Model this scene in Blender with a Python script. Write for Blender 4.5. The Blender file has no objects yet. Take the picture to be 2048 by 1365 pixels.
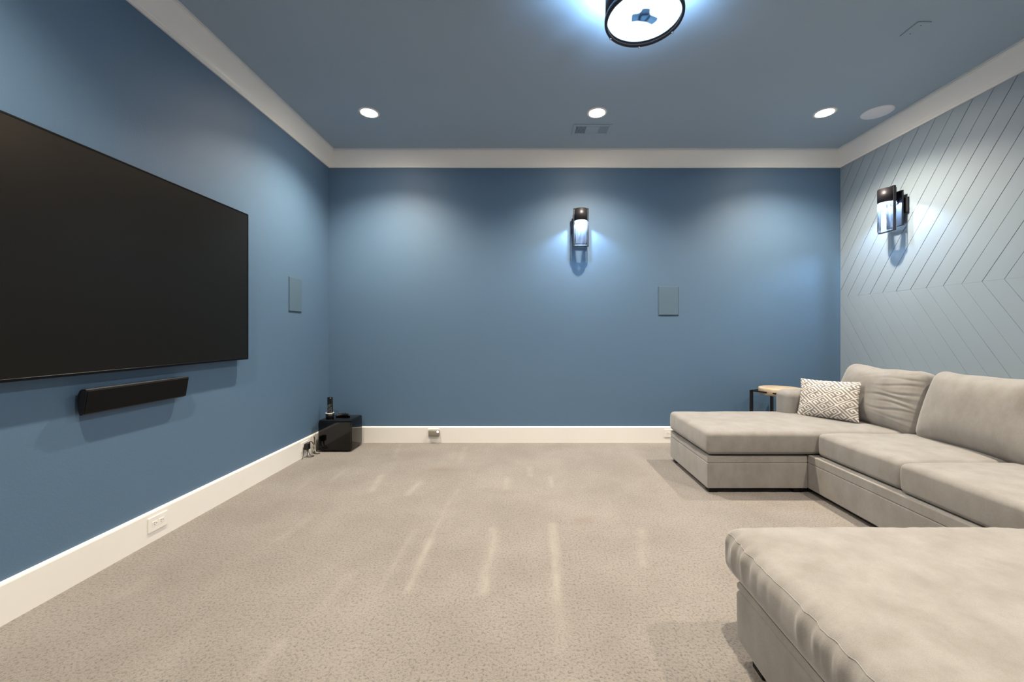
import bpy, bmesh, math, random
from mathutils import Vector, Matrix, noise
random.seed(7)
PI = math.pi
S = bpy.context.scene
C = S.collection

# ------------------------------------------------------------------ camera, world, exposure
F, VX, VY, CAMH = 795.0, 1055.0, 665.0, 1.16          # focal length and vanishing point in pixels of the 2048 x 1365 frame
cam_d = bpy.data.cameras.new('camera'); cam = bpy.data.objects.new('camera', cam_d); C.objects.link(cam)
cam.location = (0, 0, CAMH); cam.rotation_euler = (PI/2, 0, 0)
cam_d.sensor_fit = 'HORIZONTAL'; cam_d.sensor_width = 36; cam_d.lens = 36*F/2048
cam_d.shift_x = -(VX-1024)/2048; cam_d.shift_y = (VY-682.5)/2048
cam_d.clip_start = 0.02
S.camera = cam
W = bpy.data.worlds.new('world'); S.world = W; W.use_nodes = True
W.node_tree.nodes['Background'].inputs[0].default_value = (0.5, 0.52, 0.55, 1)
W.node_tree.nodes['Background'].inputs[1].default_value = 0.05
S.view_settings.view_transform = 'Standard'; S.view_settings.look = 'None'
S.view_settings.gamma = 1; S.view_settings.use_curve_mapping = False
S.view_settings.exposure = 0.0
S.cycles.max_bounces = 14; S.cycles.diffuse_bounces = 8; S.cycles.glossy_bounces = 4
S.cycles.transparent_max_bounces = 16
S.cycles.sample_clamp_indirect = 8
SPOT_W, LENS_E = 285.0, 190.0                # recessed downlights
SPOT_C = (1.0, 0.86, 0.67)
SCONCE_W, DRUM_W = 34.0, 260.0
COOL = (0.42, 0.68, 1.0); COOL2 = (0.56, 0.77, 1.0)

# room
XL, XR, YB, YF, ZC = -2.09, 3.29, 4.18, -0.32, 3.049
BBZ, CRZ = 0.170, 2.889
def floor_pt(px, py, z=0.0):
    Y = F*(CAMH-z)/(py-VY); return ((px-VX)/F*Y, Y)

# ------------------------------------------------------------------ helpers
def lin(c):
    return tuple(((v/255)/12.92 if v/255 <= 0.04045 else ((v/255+0.055)/1.055)**2.4) for v in c)+(1.0,)
def link(o, parent=None):
    C.objects.link(o)
    if parent is not None:
        o.parent = parent
    return o
def thing(name, label, cat, loc=(0, 0, 0), group=None):
    o = bpy.data.objects.new(name, None); link(o); o.location = loc
    o.empty_display_size = 0.05
    o['label'] = label; o['category'] = cat
    if group: o['group'] = group
    return o
def tag(o, label, cat, group=None):
    o['label'] = label; o['category'] = cat
    if group: o['group'] = group
    return o
def obj(name, bm, mat, parent=None, smooth=False, loc=None, mtx=None):
    """world-space bmesh -> object; vertices are moved so the origin is the parent's/loc"""
    bmesh.ops.recalc_face_normals(bm, faces=bm.faces)
    me = bpy.data.meshes.new(name); bm.to_mesh(me); bm.free()
    if smooth:
        for p in me.polygons: p.use_smooth = True
    o = bpy.data.objects.new(name, me)
    if mat is not None: me.materials.append(mat)
    link(o, parent)
    if mtx is not None:
        o.matrix_local = mtx
    elif parent is not None:
        # mesh given in world space, thing roots carry only a location
        off = Vector((0, 0, 0)); q = parent
        while q is not None:
            off += q.location; q = q.parent
        me.transform(Matrix.Translation(-off))
    return o
def struct(name, bm, mat, smooth=False):
    o = obj(name, bm, mat, None, smooth); o['kind'] = 'structure'; return o
def bx(bm, x0, x1, y0, y1, z0, z1, bev=0.0, seg=2):
    b = bmesh.new()
    bmesh.ops.create_cube(b, size=1.0)
    for v in b.verts:
        v.co = Vector(((x0+x1)/2+v.co.x*(x1-x0), (y0+y1)/2+v.co.y*(y1-y0), (z0+z1)/2+v.co.z*(z1-z0)))
    if bev > 0:
        bmesh.ops.bevel(b, geom=list(b.edges), offset=bev, segments=seg, profile=0.5, affect='EDGES')
    join(bm, b); return bm
def join(bm, b, mtx=None):
    if mtx is not None: bmesh.ops.transform(b, matrix=mtx, verts=b.verts)
    m = {}
    for v in b.verts: m[v] = bm.verts.new(v.co)
    for f in b.faces:
        try: bm.faces.new([m[v] for v in f.verts])
        except ValueError: pass
    b.free()
def box(x0, x1, y0, y1, z0, z1, bev=0.0, seg=2):
    return bx(bmesh.new(), x0, x1, y0, y1, z0, z1, bev, seg)
def lathe(profile, n=48, centre=(0, 0, 0), axis='Z', close=False):
    """profile: list of (r, z)"""
    bm = bmesh.new(); rings = []
    for r, z in profile:
        ring = []
        if r < 1e-6:
            ring = [bm.verts.new((0, 0, z))]
        else:
            for i in range(n):
                a = 2*PI*i/n; ring.append(bm.verts.new((r*math.cos(a), r*math.sin(a), z)))
        rings.append(ring)
    pairs = list(zip(rings[:-1], rings[1:]))
    if close: pairs.append((rings[-1], rings[0]))
    for a, b in pairs:
        if len(a) == 1 and len(b) == 1: continue
        for i in range(n):
            j = (i+1) % n
            if len(a) == 1: bm.faces.new((a[0], b[i], b[j]))
            elif len(b) == 1: bm.faces.new((a[i], a[j], b[0]))
            else: bm.faces.new((a[i], a[j], b[j], b[i]))
    M = Matrix.Translation(centre)
    if axis == 'Y': M = M @ Matrix.Rotation(PI/2, 4, 'X')
    if axis == 'X': M = M @ Matrix.Rotation(PI/2, 4, 'Y')
    bmesh.ops.transform(bm, matrix=M, verts=bm.verts)
    return bm
def catmull(pts, sub=8):
    P = [Vector(p) for p in pts]; P = [P[0]*2-P[1]]+P+[P[-1]*2-P[-2]]; out = []
    for i in range(1, len(P)-2):
        a, b, c, d = P[i-1], P[i], P[i+1], P[i+2]
        for k in range(sub):
            t = k/sub
            out.append(0.5*((2*b)+(c-a)*t+(2*a-5*b+4*c-d)*t*t+(3*b-a-3*c+d)*t**3))
    out.append(P[-2]); return out
def tube(pts, r, n=8):
    bm = bmesh.new(); rings = []; P = [Vector(p) for p in pts]
    up = Vector((0.13, 0.29, 0.95)).normalized()
    for i, p in enumerate(P):
        t = (P[min(i+1, len(P)-1)]-P[max(i-1, 0)]).normalized()
        a = t.cross(up)
        if a.length < 1e-3: a = t.cross(Vector((1, 0, 0)))
        a.normalize(); b = t.cross(a)
        rings.append([bm.verts.new(p+(a*math.cos(2*PI*k/n)+b*math.sin(2*PI*k/n))*r) for k in range(n)])
    for A, B in zip(rings[:-1], rings[1:]):
        for k in range(n): bm.faces.new((A[k], A[(k+1) % n], B[(k+1) % n], B[k]))
    bm.faces.new(rings[0]); bm.faces.new(rings[-1])
    return bm
def prism(poly, axis, a, b):
    """poly: 2-D points; axis 'X': (y,z) swept over x a..b ; 'Y': (x,z) ; 'Z': (x,y)"""
    bm = bmesh.new()
    def p3(p, t):
        return {'X': (t, p[0], p[1]), 'Y': (p[0], t, p[1]), 'Z': (p[0], p[1], t)}[axis]
    A = [bm.verts.new(p3(p, a)) for p in poly]; B = [bm.verts.new(p3(p, b)) for p in poly]
    bm.faces.new(A); bm.faces.new(list(reversed(B)))
    n = len(poly)
    for i in range(n): bm.faces.new((A[i], A[(i+1) % n], B[(i+1) % n], B[i]))
    return bm
def rgrid(hx, hy, hz, r, n=(24, 24, 10), deform=None):
    """rounded box, dense grid, centred at the origin, for cushions"""
    bm = bmesh.new(); H = (hx, hy, hz)
    def samples(h, m):
        c = max(4, m); e = 5
        inner = [-(h-r)+2*(h-r)*i/c for i in range(c+1)]
        lo = [-h+r*(1-math.cos(PI/2*i/e)) for i in range(e)]
        lo = [-h+r*i/e for i in range(e)]
        return lo+inner+[-v for v in reversed(lo)]
    sm = [samples(H[i], n[i]) for i in range(3)]
    for ax in range(3):
        u, v = [(1, 2), (2, 0), (0, 1)][ax]
        for sgn in (-1, 1):
            g = []
            for a in sm[u]:
                row = []
                for b in sm[v]:
                    p = [0, 0, 0]; p[ax] = sgn*H[ax]; p[u] = a; p[v] = b
                    c = [max(-(H[i]-r), min(H[i]-r, p[i])) for i in range(3)]
                    d = Vector((p[0]-c[0], p[1]-c[1], p[2]-c[2]))
                    # even out the corner arcs
                    d = Vector([math.tan(PI/4*max(-1, min(1, d[i]/r))) if i != ax else d[i]/r for i in range(3)])
                    q = Vector(c)+d.normalized()*r
                    row.append(bm.verts.new(q))
                g.append(row)
            for i in range(len(g)-1):
                for j in range(len(g[0])-1):
                    f = (g[i][j], g[i+1][j], g[i+1][j+1], g[i][j+1])
                    bm.faces.new(f if sgn > 0 else tuple(reversed(f)))
    bmesh.ops.remove_doubles(bm, verts=bm.verts, dist=1e-5)
    if deform:
        for v in bm.verts: v.co = deform(v.co.copy())
    return bm

# ------------------------------------------------------------------ materials
def new_mat(name):
    m = bpy.data.materials.new(name); m.use_nodes = True
    nt = m.node_tree; return m, nt, nt.nodes, nt.links, nt.nodes['Principled BSDF']
def mat(name, rgb, rough=0.5, metal=0.0, spec=0.5, var=0.0, vscale=6.0, bump=0.0, bscale=150.0, rgb2=None, coat=0.0, sheen=0.0):
    m, nt, N, L, P = new_mat(name)
    P.inputs['Roughness'].default_value = rough; P.inputs['Metallic'].default_value = metal
    P.inputs['Specular IOR Level'].default_value = spec; P.inputs['Coat Weight'].default_value = coat
    P.inputs['Coat Roughness'].default_value = 0.05
    P.inputs['Sheen Weight'].default_value = sheen
    tc = N.new('ShaderNodeTexCoord')
    c1 = lin(rgb)
    c2 = lin(rgb2) if rgb2 else tuple(v*(1-var) for v in c1[:3])+(1,)
    if var > 0 or rgb2:
        nz = N.new('ShaderNodeTexNoise'); nz.inputs['Scale'].default_value = vscale; nz.inputs['Detail'].default_value = 6
        L.new(tc.outputs['Object'], nz.inputs['Vector'])
        rp = N.new('ShaderNodeValToRGB'); rp.color_ramp.elements[0].position = 0.35; rp.color_ramp.elements[1].position = 0.65
        rp.color_ramp.elements[0].color = c2; rp.color_ramp.elements[1].color = c1
        L.new(nz.outputs['Fac'], rp.inputs['Fac']); L.new(rp.outputs['Color'], P.inputs['Base Color'])
    else:
        P.inputs['Base Color'].default_value = c1
    if bump > 0:
        nb = N.new('ShaderNodeTexNoise'); nb.inputs['Scale'].default_value = bscale; nb.inputs['Detail'].default_value = 3
        L.new(tc.outputs['Object'], nb.inputs['Vector'])
        b = N.new('ShaderNodeBump'); b.inputs['Strength'].default_value = bump; b.inputs['Distance'].default_value = 0.002
        L.new(nb.outputs['Fac'], b.inputs['Height']); L.new(b.outputs['Normal'], P.inputs['Normal'])
    return m
def emit(name, rgb, strength):
    m, nt, N, L, P = new_mat(name)
    P.inputs['Base Color'].default_value = (0.8, 0.8, 0.8, 1)
    P.inputs['Emission Color'].default_value = tuple(rgb)+(1,); P.inputs['Emission Strength'].default_value = strength
    return m
M_WALL = mat('blue_wall_paint', (86, 114, 142), 0.55, var=0.03, vscale=1.5, bump=0.25, bscale=140)
M_CEIL = mat('blue_grey_ceiling_paint', (162, 179, 195), 0.7, var=0.03, vscale=1.2, bump=0.2, bscale=150)
M_PLANK = mat('grey_blue_plank_paint', (147, 162, 175), 0.5, var=0.03, vscale=2.0)
M_GROOVE = mat('groove_shade_backing', (22, 26, 30), 0.9)  # coloured dark to stand in for shade inside the plank gaps
M_TRIM = mat('cream_white_trim_paint', (240, 238, 235), 0.4, var=0.02, vscale=3)
M_PLATE = mat('white_plastic', (240, 238, 234), 0.35)
M_GRILLE = mat('painted_speaker_grille', (82, 107, 127), 0.6, bump=0.3, bscale=900)
M_SPKC = mat('pale_speaker_mesh', (236, 237, 243), 0.7, bump=0.3, bscale=900)
M_BLK = mat('satin_black_plastic', (14, 14, 16), 0.38)
M_BLKM = mat('matte_black_cloth', (5, 6, 7), 0.7, spec=0.2, bump=0.4, bscale=900)
M_GLOSS = mat('piano_black_lacquer', (5, 5, 6), 0.07, spec=0.45)
M_SCREEN = mat('dark_screen_glass', (19, 17, 15), 0.30, spec=0.4)
M_SCREEN.node_tree.nodes['Principled BSDF'].inputs['Specular Tint'].default_value = (1.0, 0.86, 0.72, 1)
M_BEZEL = mat('black_metal_bezel', (16, 17, 19), 0.3, metal=0.6)
M_BRONZE = mat('dark_bronze_metal', (58, 57, 62), 0.46, metal=0.75)
M_PANEL = mat('brushed_lamp_panel', (66, 69, 78), 0.5, metal=0.5)
M_SLOT = mat('dark_slot', (60, 58, 56), 0.6)
M_DUCT = mat('painted_duct_shade', (34, 40, 47), 0.8)
M_WOOD = mat('pale_oak', (184, 168, 146), 0.55, rgb2=(166, 148, 124), vscale=14)
M_IRON = mat('black_iron', (18, 18, 20), 0.5, metal=0.3)
M_GREYP = mat('grey_plastic', (138, 130, 120), 0.5)
M_CHROME = mat('bright_screw_metal', (225, 230, 240), 0.15, metal=1.0)
M_CUPW = mat('white_ring_plastic', (232, 232, 228), 0.3)
M_CORDW = mat('pale_cord_rubber', (190, 184, 172), 0.5)
M_CORDB = mat('black_cord_rubber', (20, 19, 18), 0.5)
M_PRINT = mat('pale_button_print', (168, 172, 180), 0.5)
M_LENS = emit('downlight_lens_glow', (1.0, 0.88, 0.72), LENS_E)
M_DRUMGLOW = emit('ceiling_lamp_diffuser_glow', (0.66, 0.84, 1.0), 5.0)
M_BULB = emit('wall_lamp_bulb_glow', (0.80, 0.90, 1.0), 30.0)
M_LED = emit('night_light_glow', (0.95, 0.97, 1.0), 3.0)

def carpet_mat():
    m, nt, N, L, P = new_mat('beige_cut_pile_carpet')
    P.inputs['Roughness'].default_value = 1.0; P.inputs['Specular IOR Level'].default_value = 0.1
    P.inputs['Sheen Weight'].default_value = 0.25; P.inputs['Sheen Roughness'].default_value = 0.6
    tc = N.new('ShaderNodeTexCoord')
    def nz(scale, det, rough=0.6):
        n = N.new('ShaderNodeTexNoise'); n.inputs['Scale'].default_value = scale; n.inputs['Detail'].default_value = det
        n.inputs['Roughness'].default_value = rough
        L.new(tc.outputs['Object'], n.inputs['Vector']); return n
    def ramp(p0, c0, p1, c1):
        r = N.new('ShaderNodeValToRGB'); e = r.color_ramp.elements
        e[0].position = p0; e[0].color = c0; e[1].position = p1; e[1].color = c1; return r
    big = nz(2.2, 5); rb = ramp(0.35, lin((141, 133, 127)), 0.65, lin((155, 148, 142)))
    L.new(big.outputs['Fac'], rb.inputs['Fac'])
    pile = nz(95, 4, 0.75); rp = ramp(0.34, (0.36, 0.35, 0.34, 1), 0.50, (1, 1, 1, 1))  # low spots of the pile darkened in colour, painted shade between tufts
    L.new(pile.outputs['Fac'], rp.inputs['Fac'])
    mul = N.new('ShaderNodeMix'); mul.data_type = 'RGBA'; mul.blend_type = 'MULTIPLY'; mul.inputs[0].default_value = 0.95
    L.new(rb.outputs['Color'], mul.inputs[6]); L.new(rp.outputs['Color'], mul.inputs[7])
    at = N.new('ShaderNodeAttribute'); at.attribute_name = 'marks'
    mx = N.new('ShaderNodeMix'); mx.data_type = 'RGBA'; mx.inputs[7].default_value = lin((176, 170, 162))
    L.new(at.outputs['Fac'], mx.inputs[0]); L.new(mul.outputs[2], mx.inputs[6])
    at2 = N.new('ShaderNodeAttribute'); at2.attribute_name = 'stains'
    mx2 = N.new('ShaderNodeMix'); mx2.data_type = 'RGBA'; mx2.inputs[7].default_value = lin((126, 108, 92))
    L.new(at2.outputs['Fac'], mx2.inputs[0]); L.new(mx.outputs[2], mx2.inputs[6])
    L.new(mx2.outputs[2], P.inputs['Base Color'])
    fine = nz(260, 3, 0.7)
    add = N.new('ShaderNodeMath'); add.operation = 'MULTIPLY_ADD'; add.inputs[1].default_value = 0.5
    L.new(fine.outputs['Fac'], add.inputs[0]); L.new(pile.outputs['Fac'], add.inputs[2])
    b = N.new('ShaderNodeBump'); b.inputs['Strength'].default_value = 0.9; b.inputs['Distance'].default_value = 0.012
    L.new(add.outputs[0], b.inputs['Height']); L.new(b.outputs['Normal'], P.inputs['Normal'])
    return m
M_CARPET = carpet_mat()
def fabric_mat(name, ca, cb):
    m, nt, N, L, P = new_mat(name)
    P.inputs['Roughness'].default_value = 0.95; P.inputs['Specular IOR Level'].default_value = 0.15
    P.inputs['Sheen Weight'].default_value = 0.35; P.inputs['Sheen Roughness'].default_value = 0.45
    tc = N.new('ShaderNodeTexCoord')
    mp = N.new('ShaderNodeMapping'); mp.inputs['Scale'].default_value = (1, 1, 0.6)
    L.new(tc.outputs['Object'], mp.inputs['Vector'])
    n1 = N.new('ShaderNodeTexNoise'); n1.inputs['Scale'].default_value = 10; n1.inputs['Detail'].default_value = 7; n1.inputs['Roughness'].default_value = 0.62
    L.new(mp.outputs[0], n1.inputs['Vector'])
    r = N.new('ShaderNodeValToRGB'); e = r.color_ramp.elements
    e[0].position = 0.33; e[0].color = lin(cb); e[1].position = 0.66; e[1].color = lin(ca)
    L.new(n1.outputs['Fac'], r.inputs['Fac'])
    n2 = N.new('ShaderNodeTexNoise'); n2.inputs['Scale'].default_value = 420; n2.inputs['Detail'].default_value = 2
    L.new(tc.outputs['Object'], n2.inputs['Vector'])
    r2 = N.new('ShaderNodeValToRGB'); e = r2.color_ramp.elements
    e[0].position = 0.3; e[0].color = (0.8, 0.8, 0.8, 1); e[1].position = 0.6; e[1].color = (1, 1, 1, 1)
    L.new(n2.outputs['Fac'], r2.inputs['Fac'])
    mul = N.new('ShaderNodeMix'); mul.data_type = 'RGBA'; mul.blend_type = 'MULTIPLY'; mul.inputs[0].default_value = 0.7
    L.new(r.outputs['Color'], mul.inputs[6]); L.new(r2.outputs['Color'], mul.inputs[7])
    L.new(mul.outputs[2], P.inputs['Base Color'])
    b = N.new('ShaderNodeBump'); b.inputs['Strength'].default_value = 0.35; b.inputs['Distance'].default_value = 0.001
    L.new(n2.outputs['Fac'], b.inputs['Height']); L.new(b.outputs['Normal'], P.inputs['Normal'])
    return m
M_FAB = fabric_mat('taupe_microfibre', (148, 145, 142), (134, 130, 126))
def glass_mat():
    m, nt, N, L, P = new_mat('seeded_clear_glass')
    N.remove(P); out = N['Material Output']
    tr = N.new('ShaderNodeBsdfTransparent'); tr.inputs[0].default_value = (0.95, 0.97, 1, 1)
    gl = N.new('ShaderNodeBsdfGlossy'); gl.inputs['Roughness'].default_value = 0.08
    tl = N.new('ShaderNodeBsdfTranslucent'); tl.inputs[0].default_value = (0.85, 0.92, 1, 1)
    tc = N.new('ShaderNodeTexCoord'); mp = N.new('ShaderNodeMapping'); mp.inputs['Scale'].default_value = (60, 60, 14)
    nz = N.new('ShaderNodeTexNoise'); nz.inputs['Scale'].default_value = 1.0; nz.inputs['Detail'].default_value = 3
    L.new(tc.outputs['Object'], mp.inputs['Vector']); L.new(mp.outputs[0], nz.inputs['Vector'])
    rp = N.new('ShaderNodeValToRGB'); e = rp.color_ramp.elements
    e[0].position = 0.40; e[0].color = (0.012, 0.012, 0.012, 1); e[1].position = 0.72; e[1].color = (0.10, 0.10, 0.10, 1)
    L.new(nz.outputs['Fac'], rp.inputs['Fac'])
    m1 = N.new('ShaderNodeMixShader'); L.new(rp.outputs['Color'], m1.inputs[0]); L.new(tr.outputs[0], m1.inputs[1]); L.new(tl.outputs[0], m1.inputs[2])
    fr = N.new('ShaderNodeFresnel'); fr.inputs['IOR'].default_value = 1.18
    bp = N.new('ShaderNodeBump'); bp.inputs['Strength'].default_value = 0.4; bp.inputs['Distance'].default_value = 0.002
    L.new(nz.outputs['Fac'], bp.inputs['Height']); L.new(bp.outputs['Normal'], gl.inputs['Normal'])
    m2 = N.new('ShaderNodeMixShader'); L.new(fr.outputs[0], m2.inputs[0]); L.new(m1.outputs[0], m2.inputs[1]); L.new(gl.outputs[0], m2.inputs[2])
    L.new(m2.outputs[0], out.inputs['Surface'])
    return m
M_GLASS = glass_mat()
def frost_mat():
    m, nt, N, L, P = new_mat('socket_reflection_tint')  # pale blue tint put in for the sockets' reflections
    tl = N.new('ShaderNodeBsdfTranslucent'); tl.inputs[0].default_value = (0.30, 0.48, 0.62, 1)
    mx = N.new('ShaderNodeMixShader'); mx.inputs[0].default_value = 0.6
    P.inputs['Base Color'].default_value = (0.3, 0.4, 0.5, 1)
    L.new(P.outputs[0], mx.inputs[1]); L.new(tl.outputs[0], mx.inputs[2]); L.new(mx.outputs[0], N['Material Output'].inputs['Surface'])
    return m
M_FROST = frost_mat()

# ------------------------------------------------------------------ structure: floor, walls, ceiling
nx, ny = 216, 180
verts, faces = [], []
for j in range(ny+1):
    for i in range(nx+1):
        verts.append((XL+(XR+0.02-XL)*i/nx, YF+(YB-YF)*j/ny, 0))
for j in range(ny):
    for i in range(nx):
        a = j*(nx+1)+i; faces.append((a, a+1, a+nx+2, a+nx+1))
me = bpy.data.meshes.new('floor'); me.from_pydata(verts, [], faces); me.materials.append(M_CARPET)
marks = [  # vacuum tracks: pixel polyline, half width in m, strength
    ([(818, 1180), (838, 1130), (862, 1078)], 0.022, 0.75), ([(966, 1184), (975, 1130), (988, 1085), (986, 1058)], 0.024, 0.75),
    ([(1113, 1195), (1112, 1120), (1104, 1050)], 0.022, 0.8), ([(1125, 1300), (1120, 1230), (1113, 1195)], 0.030, 0.35),
    ([(743, 983), (762, 952)], 0.022, 0.7), ([(815, 990), (840, 965)], 0.022, 0.6), ([(1013, 978), (1015, 957)], 0.02, 0.5),
    ([(1104, 975), (1101, 955)], 0.02, 0.5), ([(1062, 952), (1059, 935)], 0.02, 0.5), ([(862, 1078), (895, 1010), (915, 980)], 0.014, 0.35),
    ([(740, 1210), (790, 1130), (830, 1060)], 0.016, 0.3), ([(640, 1220), (700, 1150)], 0.03, 0.3), ([(500, 1365), (560, 1290)], 0.03, 0.35),
    ([(320, 1340), (400, 1250)], 0.03, 0.25), ([(1285, 1130), (1283, 1060)], 0.025, 0.4), ([(920, 925), (930, 895)], 0.02, 0.35),
    ([(790, 915), (800, 890)], 0.02, 0.35), ([(660, 965), (690, 940)], 0.02, 0.4), ([(590, 985), (625, 955)], 0.02, 0.35),
    ([(250, 1190), (290, 1160)], 0.04, 0.25), ([(560, 1080), (640, 1020)], 0.02, 0.25)]
stains = [((880, 940), 0.10, 0.05, 0.6), ((1168, 1042), 0.07, 0.05, 0.35), ((1020, 985), 0.06, 0.05, 0.2), ((1120, 893), 0.14, 0.03, 0.3)]
segs = []
for pl, w, s in marks:
    q = [floor_pt(*p) for p in pl]
    segs += [(q[k], q[k+1], w, s) for k in range(len(q)-1)]
ma, sa = [], []
for x, y, z in verts:
    v = 0.0
    for (a, b, w, s) in segs:
        if min(a[1], b[1])-0.1 < y < max(a[1], b[1])+0.1 and min(a[0], b[0])-0.1 < x < max(a[0], b[0])+0.1:
            dx, dy = b[0]-a[0], b[1]-a[1]; L2 = dx*dx+dy*dy
            t = max(0, min(1, ((x-a[0])*dx+(y-a[1])*dy)/L2)); d = math.hypot(x-a[0]-t*dx, y-a[1]-t*dy)
            v = max(v, s*math.exp(-(d/w)**2))
    v = max(v, 0.22*max(0, noise.noise((x*5.5, y*0.9, 3.1))-0.15))
    ma.append(v*(0.75+0.5*noise.noise((x*30, y*12, 1.7))))
    t = 0.0
    for (p, rx, ry, s) in stains:
        q = floor_pt(*p); t = max(t, s*math.exp(-((x-q[0])/rx)**2-((y-q[1])/ry)**2))
    sa.append(t)
for nm, dat in (('marks', ma), ('stains', sa)):
    a = me.attributes.new(nm, 'FLOAT', 'POINT'); a.data.foreach_set('value', [max(0, v) for v in dat])
fl = bpy.data.objects.new('floor', me); link(fl); fl['kind'] = 'structure'
T = 0.12
struct('wall_left', box(XL-T, XL, YF-T, YB+T, -0.05, ZC), M_WALL)
struct('wall_back', box(XL, XR+0.012, YB, YB+T, -0.05, ZC), M_WALL)
struct('wall_front', box(XL, XR+0.012, YF-T, YF, -0.05, ZC), M_WALL)
wall_r = struct('wall_right', box(XR+0.012, XR+T, YF-T, YB+T, -0.05, ZC), M_GROOVE)
struct('ceiling', box(XL-T, XR+T, YF-T, YB+T, ZC, ZC+T), M_CEIL)

# chevron planks on the right wall
def clip(poly, f):
    out = []
    for i in range(len(poly)):
        a, b = poly[i], poly[(i+1) % len(poly)]; fa, fb = f(a), f(b)
        if fa >= 0: out.append(a)
        if (fa >= 0) != (fb >= 0):
            t = fa/(fa-fb); out.append((a[0]+(b[0]-a[0])*t, a[1]+(b[1]-a[1])*t))
    return out
ZJ, SP, SL = 1.528, 0.1344, 1.54
def plank(poly):
    poly = clip(poly, lambda p: p[0]-YF)
    if len(poly) >= 3: poly = clip(poly, lambda p: YB-p[0])
    if len(poly) >= 3: poly = clip(poly, lambda p: p[1]-(BBZ-0.03))
    if len(poly) >= 3: poly = clip(poly, lambda p: CRZ+0.03-p[1])
    q = [p for i, p in enumerate(poly) if math.hypot(p[0]-poly[i-1][0], p[1]-poly[i-1][1]) > 1e-4]
    if len(q) < 3: return
    obj('plank', prism(q, 'X', XR+0.013, XR+rg.uniform(0, 0.0006)), M_PLANK, wall_r)
rg = random.Random(3)
kk = -34
GU = {}; GD = {}
def gap(d, k, ch):
    if k not in d: d[k] = rg.choice(ch)
    return d[k]/2
UP, DN = (0.0036, 0.0042, 0.0050, 0.0056), (0.0014, 0.0018, 0.0026, 0.0042)
while True:
    Y0 = 2.743+SP*kk
    if Y0 > YB+1.2: break
    a, b = Y0+gap(GU, kk, UP), Y0+SP-gap(GU, kk+1, UP)
    plank([(a, ZJ), (b, ZJ), (b-1.5/SL, ZJ+1.5), (a-1.5/SL, ZJ+1.5)])
    a, b = Y0+gap(GD, kk, DN), Y0+SP-gap(GD, kk+1, DN); zj = ZJ-0.0006
    plank([(a, zj), (b, zj), (b-1.5/SL, zj-1.5), (a-1.5/SL, zj-1.5)])
    kk += 1

# crown moulding (mitred) and baseboards
def run_trim(name, side, prof):
    """prof: (projection from wall, z) closed; swept along one wall with 45 degree mitres"""
    bm = bmesh.new()
    A, B = [], []
    for p, z in prof:
        if side == 'left': a, b = (XL+p, YF+p, z), (XL+p, YB-p, z)
        if side == 'right': a, b = (XR-p, YF+p, z), (XR-p, YB-p, z)
        if side == 'back': a, b = (XL+p, YB-p, z), (XR-p, YB-p, z)
        if side == 'front': a, b = (XL+p, YF+p, z), (XR-p, YF+p, z)
        A.append(bm.verts.new(a)); B.append(bm.verts.new(b))
    n = len(prof)
    for i in range(n): bm.faces.new((A[i], A[(i+1) % n], B[(i+1) % n], B[i]))
    bm.faces.new(A); bm.faces.new(list(reversed(B)))
    return struct(name, bm, M_TRIM)
cove = [(0.014+0.060*(i/8)**1.55+0.012*(i/8), CRZ+0.024+0.112*(i/8)) for i in range(9)]
crown = [(-0.002, CRZ), (0.012, CRZ), (0.014, CRZ+0.004), (0.014, CRZ+0.018), (0.018, CRZ+0.024)]+[(p+0.004, z) for p, z in cove[1:]] \
    + [(0.096, CRZ+0.138), (0.096, CRZ+0.142), (0.104, CRZ+0.143), (0.104, ZC+0.001), (-0.002, ZC+0.001)]
for n_, side in enumerate(('left', 'back', 'right', 'front')): run_trim('trim_%d' % (n_+1), side, crown)
bbp = [(-0.002, -0.01), (0.017, -0.01), (0.017, BBZ-0.012), (0.015, BBZ-0.006), (0.010, BBZ-0.001), (0.006, BBZ), (-0.002, BBZ)]
for side in ('left', 'back', 'right', 'front'): run_trim('baseboard_'+side, side, bbp)

# ------------------------------------------------------------------ recessed downlights
def spot(parent, loc, watts, col, size, blend, radius):
    d = bpy.data.lights.new('lamp_light', 'SPOT'); d.energy = watts; d.color = col; d.spot_size = size; d.spot_blend = blend
    d.shadow_soft_size = radius
    o = bpy.data.objects.new('lamp_light', d); link(o, parent); o.location = loc; return o
def point(parent, loc, watts, col, radius):
    d = bpy.data.lights.new('lamp_light', 'POINT'); d.energy = watts; d.color = col; d.shadow_soft_size = radius
    o = bpy.data.objects.new('lamp_light', d); link(o, parent); o.location = loc; return o
def downlight(x, y, label):
    t = thing('recessed_light', label, 'ceiling light', (x, y, ZC), 'recessed ceiling lights')
    obj('trim_ring', lathe([(0.086, ZC), (0.086, ZC-0.003), (0.080, ZC-0.006), (0.066, ZC-0.006), (0.063, ZC-0.002), (0.063, ZC)], 40, (x, y, 0)), M_TRIM, t, True)
    obj('lens', lathe([(0.0, ZC-0.004), (0.062, ZC-0.004), (0.064, ZC-0.001), (0.0, ZC-0.001)], 40, (x, y, 0)), M_LENS, t)
    spot(t, (0, 0, -0.012), SPOT_W, SPOT_C, math.radians(132), 0.85, 0.030)
ROW = [(-1.361, 'left'), (0.597, 'middle'), (2.554, 'right')]
for x, w in ROW:
    downlight(x, 3.415, {'left': 'glowing recessed downlight above the black subwoofer corner, leftmost of the row',
                         'middle': 'glowing recessed downlight beside the ceiling air vent, middle of the row',
                         'right': 'glowing recessed downlight next to the round ceiling speaker, right of the row'}[w])
for x, w in ROW:
    downlight(x, 0.98, {'left': 'recessed downlight behind the frame nearest the television wall',
                        'middle': 'recessed downlight behind the frame near the middle of the room',
                        'right': 'recessed downlight behind the frame nearest the planked wall'}[w])

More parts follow.
